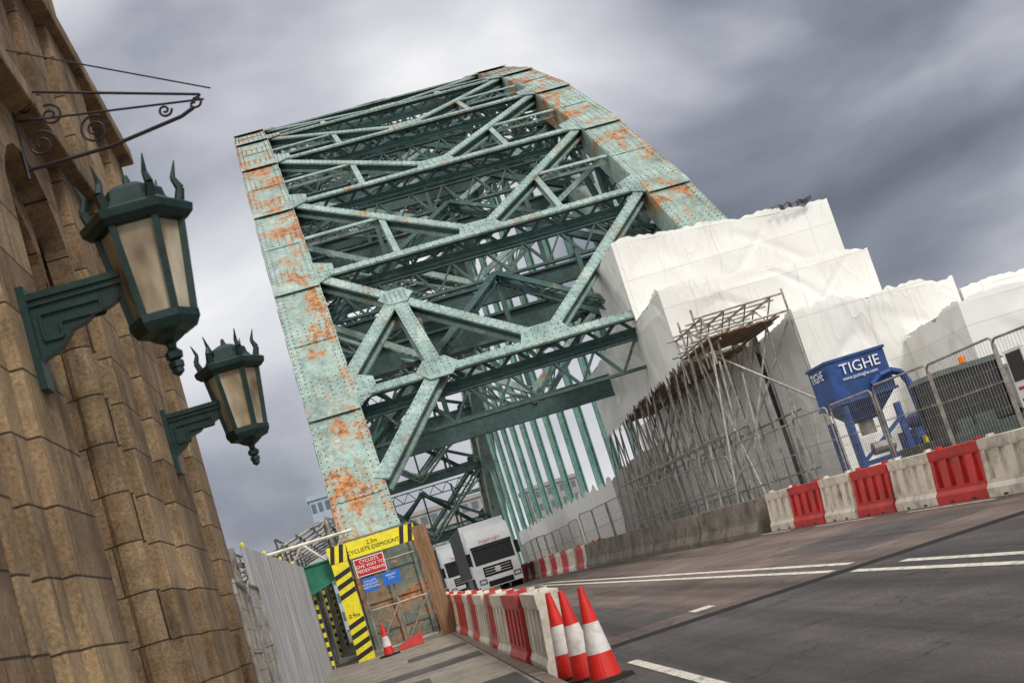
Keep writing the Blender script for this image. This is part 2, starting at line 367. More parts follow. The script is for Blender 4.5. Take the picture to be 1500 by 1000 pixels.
for i,y in enumerate(nodes):
    if 1<=i<=18:
        dz_=-2*0.00693*(y-YC); nn=V((0,-dz_,1)).normalized(); d=V((0,1,dz_)).normalized()
        a_,b_=P(XI0,y,zt,-0.55),P(XI1,y,zt,-0.55)
        lb.beam(a_,b_,0.46,0.09,0,nn,0.42); lb.beam(a_,b_,0.40,0.10,1,nn,-0.42)
        lb.beam(a_,b_,0.06,0.20,1,nn,0.27); lb.beam(a_,b_,0.06,0.20,1,nn,-0.27)
        for k in range(22):
            p=a_.lerp(b_,k/22); q=a_.lerp(b_,(k+1)/22); o=nn*(0.36 if k%2 else -0.36)
            lb.beam(p+o,q-o,0.05,0.13,1,nn)
        if i<6: rivline(a_+nn*0.467,b_+nn*0.467,0.17,nn)
        lb.lattice(P(XI0,y+0.35,zt,-1.9),P(XI1,y+0.35,zt,-1.9),0.35,1.1,1,(0,0,1),0.10,18,0.08)
        j=i+1 if y<YC else i-1
        if 0<=j<20:
            y2=nodes[j]
            for X in (XI0,XI1):
                A0=P(XM,y,zt,-0.30); A1=P(X,y2,zt,-0.35)
                lb.ibeam(A0,A1,0.44,0.42,0,nn,0.08,1)
                if i<5: rivline(A0+nn*0.255,A1+nn*0.255,0.16,nn,0.32)
                if i>1:
                    q=A0.lerp(A1,0.5)
                    lb.lattice(q,P((XM+X)/2,y,zt,-0.35),0.26,0.3,0,nn,0.05,6,0.05)
                    ym=(y+y2)/2; E=V((X,ym,(zt(y)+zt(y2))/2-0.35))
                    lb.lattice(q,E,0.26,0.34,0,nn,0.05,8,0.05)
                lb.lattice(P(X,y,zt,-2.2),P(XM,y2,zt,-2.2),0.3,0.4,1,nn,0.07,10,0.06)
        for X,sg in ((XI0,1),(XI1,-1)):
            c=P(X,y,zt,0.03)
            pts=[c-d*1.1,c+d*1.1,c+d*0.5+V((sg*0.85,0,0)),c-d*0.45+V((sg*0.85,0,0))]
            lb.hexa([p-nn*0.05 for p in pts]+pts,0)
            if i<6:
                for a_ in range(5):
                    for b_ in range(3): rivet(c+nn*0.006-d*(0.8-0.4*a_*0.9)+V((sg*(0.2+0.22*b_),0,0)),nn,V((1,0,0)),d,0.03)
        c=P(XM,y,zt,0.0)
        pts=[c-d*0.32+V((-1.0,0,0)),c-d*0.32+V((1.0,0,0)),c+d*0.75+V((0.7,0,0)),c+d*0.75+V((-0.7,0,0))]
        lb.hexa([p-nn*0.04 for p in pts]+pts,0)
        if i<6:
            for a_ in range(6):
                for b_ in range(3): rivet(c+nn*0.004+d*(-0.15+0.3*b_)+V((-0.65+0.26*a_,0,0)),nn,V((1,0,0)),d,0.03)
    if zb(y)>g(y)+3.5:
        lb.ibeam(P(XI0,y,zb,-0.5),P(XI1,y,zb,-0.5),0.4,0.8,1,(0,0,1),0.1)
        j=i+1 if y<YC else i-1
        for X in (XI0,XI1):
            lb.lattice(P(XM,y,zb,-0.5),P(X,nodes[j],zb,-0.5),0.35,0.45,0,(0,0,1),0.08,12,0.06)
        lb.lattice(P(XI0,y,zb,0.2),P(XM,y,zt,-2.3),0.3,0.4,1,(0,1,0),0.08,12,0.06)
        lb.lattice(P(XI1,y,zb,0.2),P(XM,y,zt,-2.3),0.3,0.4,1,(0,1,0),0.08,12,0.06)
        lb.lattice(P(XI0,y,zt,-2.3),P(XM,y,zb,0.2),0.25,0.3,0,(0,1,0),0.06,12,0.05)
        lb.lattice(P(XI1,y,zt,-2.3),P(XM,y,zb,0.2),0.25,0.3,0,(0,1,0),0.06,12,0.05)
        for fx in (0.25,0.5,0.75):
            xx=XI0+(XI1-XI0)*fx; lb.beam(P(xx,y,zb,-0.2),P(xx,y,zt,-2.0),0.2,0.2,1)
n1=nodes[1]; n2=nodes[2]; nn=V((0,-0.75,1)).normalized()
X,sg=XI0,1
A=P(XM,n1,zt,-0.3).lerp(P(X,n2,zt,-0.3),0.62)
Q=P(X+sg*3.1,n1,zt,-0.3)
B=P(X,n1,zt,-0.3)+V((0,0.9,0.7))
E=V((X,46.2,zt(46.2)-0.35))
for a,b in ((A,Q),(A,B),(Q,E)):
    lb.ibeam(a,b,0.55,0.45,0,nn,0.09,1); rivline(a+nn*0.275,b+nn*0.275,0.2,nn,0.28)
for c,r in ((A,0.75),(Q,0.85)):
    c=c+nn*0.285; e1=V((1,0,0)); e2=e1.cross(nn).normalized()
    pts=[c+e1*r*math.cos(t)*0.95+e2*r*math.sin(t) for t in [math.pi/3*k for k in range(6)]]
    lb.face(pts,0); lb.face([p-nn*0.04 for p in pts][::-1],0)
    for k in range(6): lb.face([pts[k],pts[(k+1)%6],pts[(k+1)%6]-nn*0.04,pts[k]-nn*0.04],0)
    for a_ in range(-2,3):
        for b_ in range(-2,3): rivet(c+e1*a_*0.26*r+e2*b_*0.25*r+nn*0.003,nn,e1,e2,0.03)
lb.lattice((XI0,58,zb(58)+1.6),(XI1,58,zb(58)+1.6),0.5,1.3,1,(0,0,1),0.14,18,0.12)
lb.ibeam((XI0,62,zb(62)-0.2),(XI1,62,zb(62)-0.2),0.6,1.2,1,(0,0,1),0.12)
lb.build('lateral_bracing',[M['brace'],M['dark']],bridge)
rv.build('rivets',[M['rivet']],bridge)
hg=MB()
for x in (XL,XR):
    for y in nodes:
        if zb(y)>4.5:
            for o in (-0.22,0.22): hg.beam((x+o,y,g(y)-0.5),(x+o,y,zb(y)-0.5),0.08,0.46,0,(0,1,0))
            hg.beam((x,y,g(y)-0.5),(x,y,zb(y)-0.5),0.36,0.08,0,(0,1,0))
M['hang']=bridge_paint('green_paint_hangers',(0.13,0.27,0.235),0.62,0.68,0.5,0.64)
hg.build('hangers',[M['hang']],bridge)
sb.build('deck',[M['dark']],bridge)
pf=MB(); pf.box(-0.55,1.45,40.6,44.0,-1,3.6,0)
for z in (0.9,1.7,2.5,3.3): pf.box(-0.58,1.48,40.55,40.62,z,z+0.12,0)
for xx in (-0.4,0.45,1.3): pf.box(xx-0.07,xx+0.07,40.48,40.6,0,3.6,0)
pf.build('rib_foot',[M['steelrust']],bridge)
# ------------------------------------------------------------ stone building
bld=root('stone_building')
w=MB(); ZT=8.3; BX=-6.0
def band(y0,y1,x,z0=-1.5,z1=ZT): w.box(BX,x,y0,y1,z0,z1,0)
band(2,7.55,-1.75); band(7.56,7.78,-2.05)
def slot(y0,y1,x,a,b,za,zb2):
    w.box(BX,x,y0,a,-1.5,ZT); w.box(BX,x,b,y1,-1.5,ZT); w.box(BX,x,a,b,-1.5,za); w.box(BX,x,a,b,zb2,ZT); w.box(BX,x-0.3,a,b,za,zb2,1)
slot(7.79,8.9,-1.78,8.1,8.5,1.5,3.5)
band(8.91,10.1,-1.70); band(10.11,10.45,-1.90)
def arch(y0,y1,x,xb,zs,mi=0):
    r=(y1-y0)/2; c=(y0+y1)/2; n=12
    pts=[(c-r*math.cos(math.pi*k/n),zs+r*math.sin(math.pi*k/n)) for k in range(n+1)]
    for (a,za),(b,zc) in zip(pts[:-1],pts[1:]):
        w.face([(x,a,za),(x,b,zc),(x,b,ZT),(x,a,ZT)],mi)
        w.face([(x,a,za),(x,b,zc),(xb,b,zc),(xb,a,za)],mi)
    w.face([(x,y0,-1.5),(xb,y0,-1.5),(xb,y0,zs),(x,y0,zs)],mi); w.face([(x,y1,-1.5),(xb,y1,-1.5),(xb,y1,zs),(x,y1,zs)],mi)
arch(10.45,12.85,-1.80,-2.0,4.75)
w.face([(-2.0,10.45,-1.5),(-2.0,10.75,-1.5),(-2.0,10.75,4.75),(-2.0,10.45,4.75)],0)
w.face([(-2.0,12.55,-1.5),(-2.0,12.85,-1.5),(-2.0,12.85,4.75),(-2.0,12.55,4.75)],0)
arch(10.75,12.55,-2.0,-2.25,4.75)
arch(11.0,12.3,-2.25,-2.6,4.55)
w.face([(-2.25,10.75,-1.5),(-2.25,11.0,-1.5),(-2.25,11.0,4.75),(-2.25,10.75,4.75)],0)
w.face([(-2.25,12.3,-1.5),(-2.25,12.55,-1.5),(-2.25,12.55,4.75),(-2.25,12.3,4.75)],0)
w.box(BX,-2.6,10.45,12.85,-1.5,ZT,1)
w.cyl((-1.93,12.62,-1),(-1.93,12.62,4.7),0.13,0,12); w.cyl((-1.93,10.66,-1),(-1.93,10.66,4.7),0.13,0,12)
band(12.86,13.2,-1.95); band(13.21,14.2,-1.74); band(14.21,14.42,-2.1); band(14.43,16.15,-1.66); band(16.16,16.4,-2.05)
slot(16.41,17.7,-1.80,16.75,17.25,1.9,3.5)
band(17.71,17.95,-2.05); band(17.96,19.2,-1.72)
w.box(BX,-1.62,2,19.25,-1.5,0.55,0)
w.box(BX,-1.60,2,19.3,6.3,6.5,0)
w.box(BX,-1.56,2,19.34,8.3,8.52,0); w.box(BX,-1.78,2,19.28,8.53,8.8,0)
for y0,y1,x in ((2,9,-2.1),(9.01,10.4,-1.98),(10.41,13,-2.2),(13.01,14.3,-1.98),(14.31,17.5,-2.2),(17.51,19.1,-2.02)):
    w.box(BX,x,y0,y1,8.8,15,0)
wo=w.build('walls',[M['stone'],M['tdk']],bld)
bv=wo.modifiers.new('bevel','BEVEL'); bv.width=0.02; bv.segments=2; bv.limit_method='ANGLE'
# ------------------------------------------------------------ wall lamps
def wall_lamp(y,xw):
    r_=root('wall_lantern',(0,0,0)); x=-0.84; z=4.02
    b=MB(); c=(x,y,z); n=6
    b.lathe(c,[(0.02,-0.62),(0.055,-0.60),(0.06,-0.56),(0.03,-0.53),(0.035,-0.50),(0.09,-0.47),(0.13,-0.44),(0.20,-0.42),(0.235,-0.36),(0.235,-0.31),(0.20,-0.30)],n,0)
    b.lathe(c,[(0.28,0.30),(0.33,0.31),(0.375,0.35),(0.385,0.40),(0.35,0.425),(0.26,0.45),(0.225,0.50),(0.215,0.56),(0.18,0.585),(0.10,0.62),(0.03,0.64),(0.015,0.70)],n,0)
    b.lathe(c,[(0.195,-0.30),(0.272,0.31)],n,1)
    for k in range(6):
        t=math.pi/3*k; ct,st=math.cos(t),math.sin(t)
        b.beam((x+0.205*ct,y+0.205*st,z-0.32),(x+0.285*ct,y+0.285*st,z+0.33),0.045,0.05,0)
        p0=V((x+0.30*ct,y+0.30*st,z+0.42)); p1=V((x+0.33*ct,y+0.33*st,z+0.52)); p2=V((x+0.30*ct,y+0.30*st,z+0.60)); p3=V((x+0.34*ct,y+0.34*st,z+0.72))
        b.cyl(p0,p1,0.035,0,6,0.03); b.cyl(p1,p2,0.03,0,6,0.02); b.cyl(p2,p3,0.02,0,6,0.004)
    b.cyl((x,y,z-0.62),(x,y,z-0.66),0.05,0,8); b.lathe((x,y,z-0.68),[(0.01,-0.04),(0.04,-0.015),(0.04,0.015),(0.01,0.04)],8,0)
    top=z+0.02
    prof=[(xw,top),(x-0.23,top),(x-0.23,top-0.13),(x-0.33,top-0.17),(x-0.42,top-0.18),(x-0.47,top-0.22),(x-0.58,top-0.25),(x-0.66,top-0.34),(xw+0.06,top-0.40),(xw,top-0.50)]
    th=0.045
    A=[(px,y-th,pz) for px,pz in prof]; B=[(px,y+th,pz) for px,pz in prof]
    b.face(A,0); b.face(B[::-1],0)
    for k in range(len(prof)): b.face([A[k],A[(k+1)%len(prof)],B[(k+1)%len(prof)],B[k]],0)
    b.box(xw-0.02,x-0.2,y-0.085,y+0.085,top,top+0.045,0); b.box(xw-0.02,x-0.2,y-0.065,y+0.065,top-0.04,top-0.002,0)
    b.box(xw-0.05,xw+0.05,y-0.11,y+0.11,top-0.60,top+0.10,0)
    for sg in (-1,1):
        yy=y+sg*0.055
        for a,c2 in (((xw+0.1,top-0.1),(xw+0.5,top-0.1)),((xw+0.5,top-0.1),(xw+0.5,top-0.18)),((xw+0.5,top-0.18),(xw+0.22,top-0.18)),((xw+0.22,top-0.18),(xw+0.22,top-0.28)),((xw+0.22,top-0.28),(xw+0.1,top-0.28)),((xw+0.1,top-0.28),(xw+0.1,top-0.1))):
            b.beam((a[0],yy,a[1]),(c2[0],yy,c2[1]),0.02,0.022,0)
    b.build('lantern',[M['iron'],M['glass']],r_)
wall_lamp(9.4,-1.70); wall_lamp(15.3,-1.66)
hb=root('sign_bracket'); b=MB(); y=11.7; xw=-1.80; xe=-0.36
b.tube([(xw,y,6.50),(xe+0.1,y,6.05),(xe,y,5.98)],0.012,0); b.tube([(xw,y,6.22),(xe+0.12,y,6.0)],0.010,0)
b.tube([(xw,y,6.90),(xe+0.2,y,6.08)],0.007,0)
b.tube([(xw,y,5.78),(xw+0.7,y,5.80),(xe-0.1,y,5.90),(xe+0.02,y,5.95)],0.017,0)
b.cyl((xw,y,5.7),(xw,y,6.6),0.02,0)
def spiral(cx,cz,r0,turns,sg=1,st=0):
    pts=[]
    for k in range(28):
        t=k/27; r=r0*(1-0.8*t); a=st+sg*turns*2*math.pi*t; pts.append((cx+r*math.cos(a),y,cz+r*math.sin(a)))
    b.tube(pts,0.011,0)
spiral(xw+0.17,5.97,0.13,1.6); spiral(xw+0.30,6.2,0.10,1.5,-1,2); spiral(xw+0.62,5.98,0.13,1.7,1,1); spiral(xe-0.22,5.99,0.06,1.4,-1); spiral(xe+0.05,6.0,0.06,1.1,1,3.6)
spiral(xw+0.12,6.32,0.08,1.4)
b.build('ironwork',[M['black']],hb)
# ------------------------------------------------------------ barriers
def barrier_profile(mb,L,mi,nslot=4,gap=0.03):
    x0=[(0.25,0.0),(0.25,0.16),(0.20,0.24),(0.20,0.30)]
    x1=[(0.14,0.80),(0.15,0.84),(0.15,1.0)]
    def prism(prof,a,b):
        pts=[(-x,z) for x,z in prof]+[(x,z) for x,z in prof[::-1]]
        A=[(x,a,z) for x,z in pts]; B=[(x,b,z) for x,z in pts]
        mb.face(A,mi); mb.face(B[::-1],mi)
        for k in range(len(pts)): mb.face([A[k],A[(k+1)%len(pts)],B[(k+1)%len(pts)],B[k]],mi)
    prism(x0,gap/2,L-gap/2); prism(x1,gap/2,L-gap/2)
    prism([(0.11,0.30),(0.10,0.80)],gap/2+0.05,L-gap/2-0.05)
    ws=(L-gap)/(nslot)
    for k in range(nslot+1):
        c=gap/2+ws*k; a=max(gap/2,c-ws*0.28); b_=min(L-gap/2,c+ws*0.28)
        prism([(0.20,0.301),(0.14,0.799)],a,b_)
    prism([(0.05,1.001),(0.05,1.05)],L*0.1,L*0.16); prism([(0.05,1.001),(0.05,1.05)],L*0.84,L*0.9)
    for c in (0.3,0.7): mb.box(-0.252,0.252,L*c-0.1,L*c+0.1,0.0,0.06,1)
def barrier(p0,p1,L,first):
    p0=V(p0);p1=V(p1); d=p1-p0; n=max(1,int(round(d.length/L))); ang=math.atan2(-d.x,d.y)
    for k in range(n):
        a=p0+d*(k/n); mb=MB(); barrier_profile(mb,d.length/n,0)
        col=M['red'] if (k+first)%2==0 else M['wht']
        o=mb.build('traffic_barrier',[col,M['blk']])
        bv=o.modifiers.new('bevel','BEVEL'); bv.width=0.012; bv.segments=1; bv.limit_method='ANGLE'
        o.location=(a.x+random.uniform(-.03,.03),a.y,g(a.y)+0.003); o.rotation_euler=(math.atan(0.012) if 10<a.y<55 else 0,0,ang+random.uniform(-0.025,0.025))
barrier((10.75,16.85,0),(10.75,37.55,0),2.3,1)
barrier((1.88,17.0,0),(1.80,42.2,0),2.1,1)
barrier((9.1,57,0),(9.0,93,0),2.4,0)
# ------------------------------------------------------------ cones
def cone(x,y,h,z=None,tilt=0):
    z=g(y)+0.003 if z is None else z
    b=MB(); R=0.17*h/0.95
    def rr(t): return R*(1-t)+0.03*t
    b.hexa([(-R*1.35,-R*1.35,0),(R*1.35,-R*1.35,0),(R*1.35,R*1.35,0),(-R*1.35,R*1.35,0),(-R*1.25,-R*1.25,0.045),(R*1.25,-R*1.25,0.045),(R*1.25,R*1.25,0.045),(-R*1.25,R*1.25,0.045)],2)
    ts=[0.045,0.30,0.62,1.0]; mi=[0,1,0]
    for k in range(3):
        b.lathe((0,0,0),[(rr(ts[k])+0.0008*(k%2),h*ts[k]+0.0005),(rr(ts[k+1])+0.0008*(k%2),h*ts[k+1])],24,mi[k])
    o=b.build('traffic_cone',[M['conered'],M['coneref'],M['rub']]); o.location=(x,y,z); o.rotation_euler=(0,tilt,random.random())
cone(2.02,15.05,1.0,None,0.02); cone(1.93,15.75,1.0,None,-0.02); cone(1.84,16.35,1.0)
cone(-0.12,34.2,0.75,g(34)+0.105)
# ------------------------------------------------------------ grey hoarding
hd=root('corrugated_hoarding'); b=MB(); y=19.9; pr=None
while y<36.0:
    for dy,dx in ((0.0,0.0),(0.16,0.0),(0.19,0.05),(0.30,0.05)):
        p=(-1.62+dx,y+dy)
        if pr: b.face([(pr[0],pr[1],g(pr[1])+0.12),(p[0],p[1],g(p[1])+0.12),(p[0],p[1],g(p[1])+2.72),(pr[0],pr[1],g(pr[1])+2.72)],0)
        pr=p
    y+=0.33
for z in (0.5,1.6,2.5): b.beam((-1.68,19.9,z+0.12),(-1.68,36,z+0.31),0.06,0.06,1)
for yy in (20,24,28,32,35.9): b.beam((-1.76,yy,0),(-1.76,yy,g(yy)+2.75),0.1,0.1,1)
for yy in (20.4,24.4,28.4,32.4): b.lathe((-1.62,yy,g(yy)+2.74),[(0.025,0),(0.03,0.04),(0.02,0.07)],8,2)
b.build('panels',[M['hoard'],M['steel'],M['yel']],hd)
# ------------------------------------------------------------ mesh fence panel
def mesh_fence(p0,p1,z0,h,n,name='mesh_fence_panel',brace=True):
    p0=V(p0);p1=V(p1)
    for k in range(n):
        a=p0.lerp(p1,(k+0.01)/n); c=p0.lerp(p1,(k+0.99)/n); a.x+=random.uniform(-.08,.08)
        za=g(a.y)+z0+random.uniform(-0.05,0.05); zc=g(c.y)+z0+random.uniform(-0.05,0.05)
        b=MB(); A=V((a.x,a.y,za)); C=V((c.x,c.y,zc)); U=V((0,0,h)); dd=(C-A).normalized(); d=C-A
        r=0.024; cr=0.16
        b.tube([A,A+U-V((0,0,cr)),A+U-V((0,0,cr*0.3))+dd*cr*0.3,A+U+dd*cr,C+U-dd*cr,C+U-V((0,0,cr*0.3))-dd*cr*0.3,C+U-V((0,0,cr)),C],r,0,7)
        b.tube([A+V((0,0,0.15)),C+V((0,0,0.15))],0.016,0)
        if brace: b.tube([A+V((0,0,h*0.62)),C+V((0,0,h*0.62))],0.012,0)
        L=d.length; m=int(L/0.12)
        for q in range(1,m):
            p=A.lerp(C,q/m); b.beam(p+V((0,0,0.15)),p+V((0,0,h-0.02)),0.005,0.005,0)
        for q in range(1,8):
            b.beam(A+V((0,0,0.15+q*(h-0.2)/8)),C+V((0,0,0.15+q*(h-0.2)/8)),0.005,0.005,0)
        for e in (A,C):
            b.box(e.x-0.11,e.x+0.11,e.y-0.3,e.y+0.3,g(e.y)+0.003,g(e.y)+0.13,1)
        b.build(name,[M['steel'],M['rub']])
mesh_fence((11.35,17.5,0),(11.35,41.5,0),0.5,2.1,8)
mesh_fence((11.2,42.0,0),(9.9,66,0),0.1,2.3,8)
mesh_fence((9.8,66,0),(9.7,94,0),0.1,2.1,8)
mesh_fence((-1.45,15.0,0),(-1.5,19.4,0),0.1,2.0,2)
# ------------------------------------------------------------ scaffold sheeting
sc=root('sheeted_scaffold')
def sheet(mb,p00,p10,p11,p01,nu,nv,amp,seed,ragged=0.0,mi=0,sag=0.0):
    p00,p10,p11,p01=map(V,(p00,p10,p11,p01)); nrm=(p10-p00).cross(p01-p00).normalized()
    base=len(mb.v); L=(p10-p00).length
    for j in range(nv+1):
        v=j/nv
        for i in range(nu+1):
            u=i/nu
            p=p00*(1-u)*(1-v)+p10*u*(1-v)+p11*u*v+p01*(1-u)*v
            e=min(1,5*min(u,1-u))*min(1,5*min(v,1-v))
            q=p*0.3+V((seed*7.3,seed*3.1,seed))
            dsp=noise.noise(q)
            cr_=abs(noise.noise(V((q.x*1.2+q.y*1.2+q.z*1.1,q.z*0.6,seed)))); cr2=abs(noise.noise(V((q.x*1.5+q.y*1.5-q.z*1.4,q.z*0.4,seed+5))))
            bay=abs(math.sin(math.pi*u*L/2.4)); lift=abs(math.sin(math.pi*(p.z/2.0)))
            off=nrm*amp*(0.35*dsp*e-0.30*(bay*lift)**0.7*e-0.22*(1-min(1,cr_*7))*e-0.2*(1-min(1,cr2*8))*e)
            if ragged and v>0.85: off+=V((0,0,ragged*(0.6*bay-0.3+0.5*noise.noise(V((u*L*1.1,seed,0)))+0.45*noise.noise(V((u*L*4,seed,3))))*(v-0.85)/0.15))
            if sag and v<0.15: off-=V((0,0,sag*(abs(noise.noise(V((u*L*1.6,seed,9)))*1.6)+abs(noise.noise(V((u*L*5,seed,2)))))*(0.15-v)/0.15))
            mb.v.append(tuple(p+off))
    for j in range(nv):
        for i in range(nu):
            a=base+j*(nu+1)+i; mb.f.append([a,a+1,a+nu+2,a+nu+1]); mb.m.append(mi)
s=MB()
def tier(x0,x1,y0,y1,z0,ztl,ztr,seed,z1=None):
    z1=z0 if z1 is None else z1
    sheet(s,(x0,y0,z0),(x1,y0,z0),(x1,y0,ztr+0.12),(x0,y0,ztl+0.12),110,44,0.26,seed,0.22,0,0.3)
    sheet(s,(x0,y1,z1),(x0,y0,z0),(x0,y0,ztl+0.1),(x0,y1,ztl-0.2),80,44,0.26,seed+1,0.2,0,0.55)
    sheet(s,(x1,y0,z0),(x1,y1,z0),(x1,y1,ztr),(x1,y0,ztr),40,24,0.25,seed+2,0.2)
    sheet(s,(x0,y0,ztl),(x1,y0,ztr),(x1,y1,ztr),(x0,y1,ztl-.1),40,24,0.15,seed+3)
tier(11.55,19.85,49.5,55,6.3,11.45,10.75,1,6.1)
tier(11.5,18.8,45,49.5,6.3,8.6,8.0,6,6.25)
tier(11.6,15.2,55,62,6.1,8.6,8.6,11,5.8)
tier(14.2,19.4,41,45.0,0.3,6.2,5.8,17)
tier(17.3,26.5,36.8,41,0.3,4.65,4.5,23)
tier(19.5,27,41,47,0.3,5.4,5.2,29)
sheet(s,(14.0,67,0.3),(14.0,45.1,0.3),(14.0,45.1,6.4),(14.0,67,6.0),90,24,0.28,35)
sheet(s,(11.6,110,0.4),(11.2,62.2,0.4),(11.2,62.2,3.9),(11.6,110,3.9),110,14,0.25,41,0.5)
sheet(s,(11.2,62.2,0.4),(14.0,62.2,0.4),(14.0,62.2,5.0),(11.2,62.2,3.9),20,14,0.2,43,0.3)
s.build('sheeting',[M['sheet']],sc,True)
t_=MB()
def tatter(x,y,z,n):
    pts=[V((x+k*0.16,y-0.04-random.uniform(0,.06),z+random.uniform(-.04,.07))) for k in range(n)]
    for a,c in zip(pts[:-1],pts[1:]):
        dn=V((0,-.02,-random.uniform(.05,.20))); t_.face([a,c,c+dn,a+dn*1.3],0)
tatter(17.6,49.3,11.1,11); tatter(21.0,36.65,4.72,9); tatter(23.2,36.65,4.7,7)
t_.build('tatters',[M['blk']],sc)
p=MB(); R=0.035
yy=41.6
while yy<62:
    for x in (11.9,13.5):
        p.cyl((x,yy,g(yy)),(x,yy,6.3),R,0,6)
    if random.random()<0.85: p.cyl((11.7,yy,6.2),(10.7+random.uniform(-.2,.3),yy-0.8,g(yy)),R,0,6)
    if random.random()<0.7: p.cyl((11.9,yy,g(yy)+0.2),(11.9,yy+2.2+random.random(),6.1),R,0,6)
    if random.random()<0.6: p.cyl((13.5,yy,6.1),(11.9,yy+0.1,g(yy)+2.2),R,0,6)
    yy+=1.35
for z in (1.3,3.1,5.8):
    for x in (11.85,13.55): p.cyl((x,41,z+0.3),(x,62,z+0.35),R,0,6)
for z in (2.4,4.5):
    p.cyl((11.2,42,z*0.75),(11.1,60,z*0.75),R,0,6)
for x in (11.5,12.2,12.9,13.7):
    for zz in (6.30,6.85): p.cyl((x,41.0,zz),(x,44.9,zz),R,0,6)
    for k in range(4): p.cyl((x,41.0+k*.97,6.30 if k%2 else 6.85),(x,41.97+k*.97,6.85 if k%2 else 6.30),0.025,0,5)
for k in range(5):
    p.cyl((11.2,41.0+k*0.95,6.33),(14.1,41.0+k*0.95,6.33),R,0,6); p.cyl((11.2,41.0+k*0.95,6.88),(14.1,41.0+k*0.95,6.88),R,0,6)
    p.cyl((11.5,41.0+k*0.95,5.4),(11.5,41.0+k*0.95,7.3 if k%2 else 6.9),R,0,6)
p.cyl((14.05,40.8,0.3),(14.05,40.8,7.0),R,0,6)
p.cyl((13.9,40.7,6.0),(11.4,43,1.8),R,0,6); p.cyl((14.1,40.7,3.4),(11.6,42,5.9),R,0,6)
for k in range(5): p.cyl((13.7-k*0.5,40.6+k*0.2,3.3+k*0.55),(13.4-k*0.5,40.6+k*0.2,1.6),R,0,6)
p.build('poles',[M['steel']],sc)
bd=MB()
for k in range(12): bd.box(11.55+k*0.19,11.72+k*0.19,41.0,44.9,6.19+0.012*(k%3),6.24+0.012*(k%3),0)
for k in range(12): bd.box(11.7+k*0.18,11.86+k*0.18,45.1,61.8,6.02+0.012*(k%3),6.07+0.012*(k%3),0)
bd.build('boards',[M['board']],sc)
for k in range(8):
    a=37.8+k*2.75; x0=10.5-(a-37.8)*0.072
    mb=MB(); L=2.68; pr_=[(-0.33,0),(-0.33,0.12),(-0.2,0.35),(-0.14,0.95),(0.14,0.95),(0.2,0.35),(0.33,0.12),(0.33,0)]
    A=[(x,0,z) for x,z in pr_]; B=[(x,L,z) for x,z in pr_]
    mb.face(A,0); mb.face(B[::-1],0)
    for q in range(8): mb.face([A[q],A[(q+1)%8],B[(q+1)%8],B[q]],0)
    o=mb.build('concrete_barrier',[M['conc']]); o.location=(x0,a,g(a)+0.003); o.rotation_euler=(0.012,0,0.07+random.uniform(-.015,.015))
    bv=o.modifiers.new('bevel','BEVEL'); bv.width=0.03; bv.segments=2
# ------------------------------------------------------------ blue tank unit
bt=root('blue_tank_unit'); b=MB(); x0,x1,y0,y1=12.15,13.7,34.0,35.5; gz=g(34)
for x in (x0+.1,x1-.1):
    for y in (y0+.1,y1-.1): b.box(x-.07,x+.07,y-.07,y+.07,gz,gz+2.24,0)
b.box(x0+.18,x1-.18,y0,y0+.1,gz+0.95,gz+1.07,0)
b.beam((x0+.1,y0-.02,gz+1.05),(x1-.1,y0-.02,gz+1.9),0.06,0.09,0)
b.box(x0,x1,y0,y1,gz+2.62,gz+3.7,0)
b.hexa([(x0+.5,y0+.45,gz+2.05),(x1-.5,y0+.45,gz+2.05),(x1-.5,y1-.4,gz+2.05),(x0+.5,y1-.4,gz+2.05),(x0+.02,y0+.02,gz+2.61),(x1-.02,y0+.02,gz+2.61),(x1-.02,y1-.02,gz+2.61),(x0+.02,y1-.02,gz+2.61)],0)
b.cyl(((x0+x1)/2,(y0+y1)/2,gz+1.7),((x0+x1)/2,(y0+y1)/2,gz+2.1),.2,1,12)
for z in (2.57,3.64): b.box(x0-.04,x1+.04,y0-.04,y1+.04,gz+z,gz+z+.07,0)
b.tube([(x1-.65,y0-.20,gz+2.80),(x1-.4,y0-.22,gz+2.98),(x1-.1,y0-.22,gz+3.02),(x1+.15,y0-.22,gz+2.9),(x1+.27,y0-.2,gz+2.6),(x1+.32,y0-.2,gz+1.2)],0.09,0,12)
b.cyl((x0+.45,y0+.0,gz+1.3),(x1-.55,y0+.0,gz+1.3),0.16,1,14); b.cyl((x0+.05,y0-.2,gz+.5),(x0+.05,y0-.2,gz+2.5),0.08,0,10)
b.box(x1+.2,x1+1.2,y0+.3,y1,gz+0.3,gz+1.5,0); b.cyl((x1+.7,y0+.3,gz+1.7),(x1+.7,y1,gz+1.7),0.2,0,12); b.box(x1+.3,x1+1.1,y0+.05,y0+.29,gz+1.0,gz+1.25,2)
b.cyl((x1+1.0,y0+.1,gz+1.5),(x1+1.0,y0+.1,gz+2.1),0.05,2,8)
b.build('tank',[M['blue'],M['steel'],M['yel']],bt)
rot=(math.radians(90),0,0)
text('lettering','TIGHE',((x0+x1)/2+.05,y0-0.05,gz+3.27),rot,0.38,M['wsign'],bt); text('lettering_small','www.jacktighe.com',((x0+x1)/2-.02,y0-0.06,gz+3.12),rot,0.12,M['wsign'],bt)
text('lettering_side','TIGHE',(x0-0.06,(y0+y1)/2,gz+3.3),(math.radians(90),0,math.radians(-90)),0.34,M['wsign'],bt)
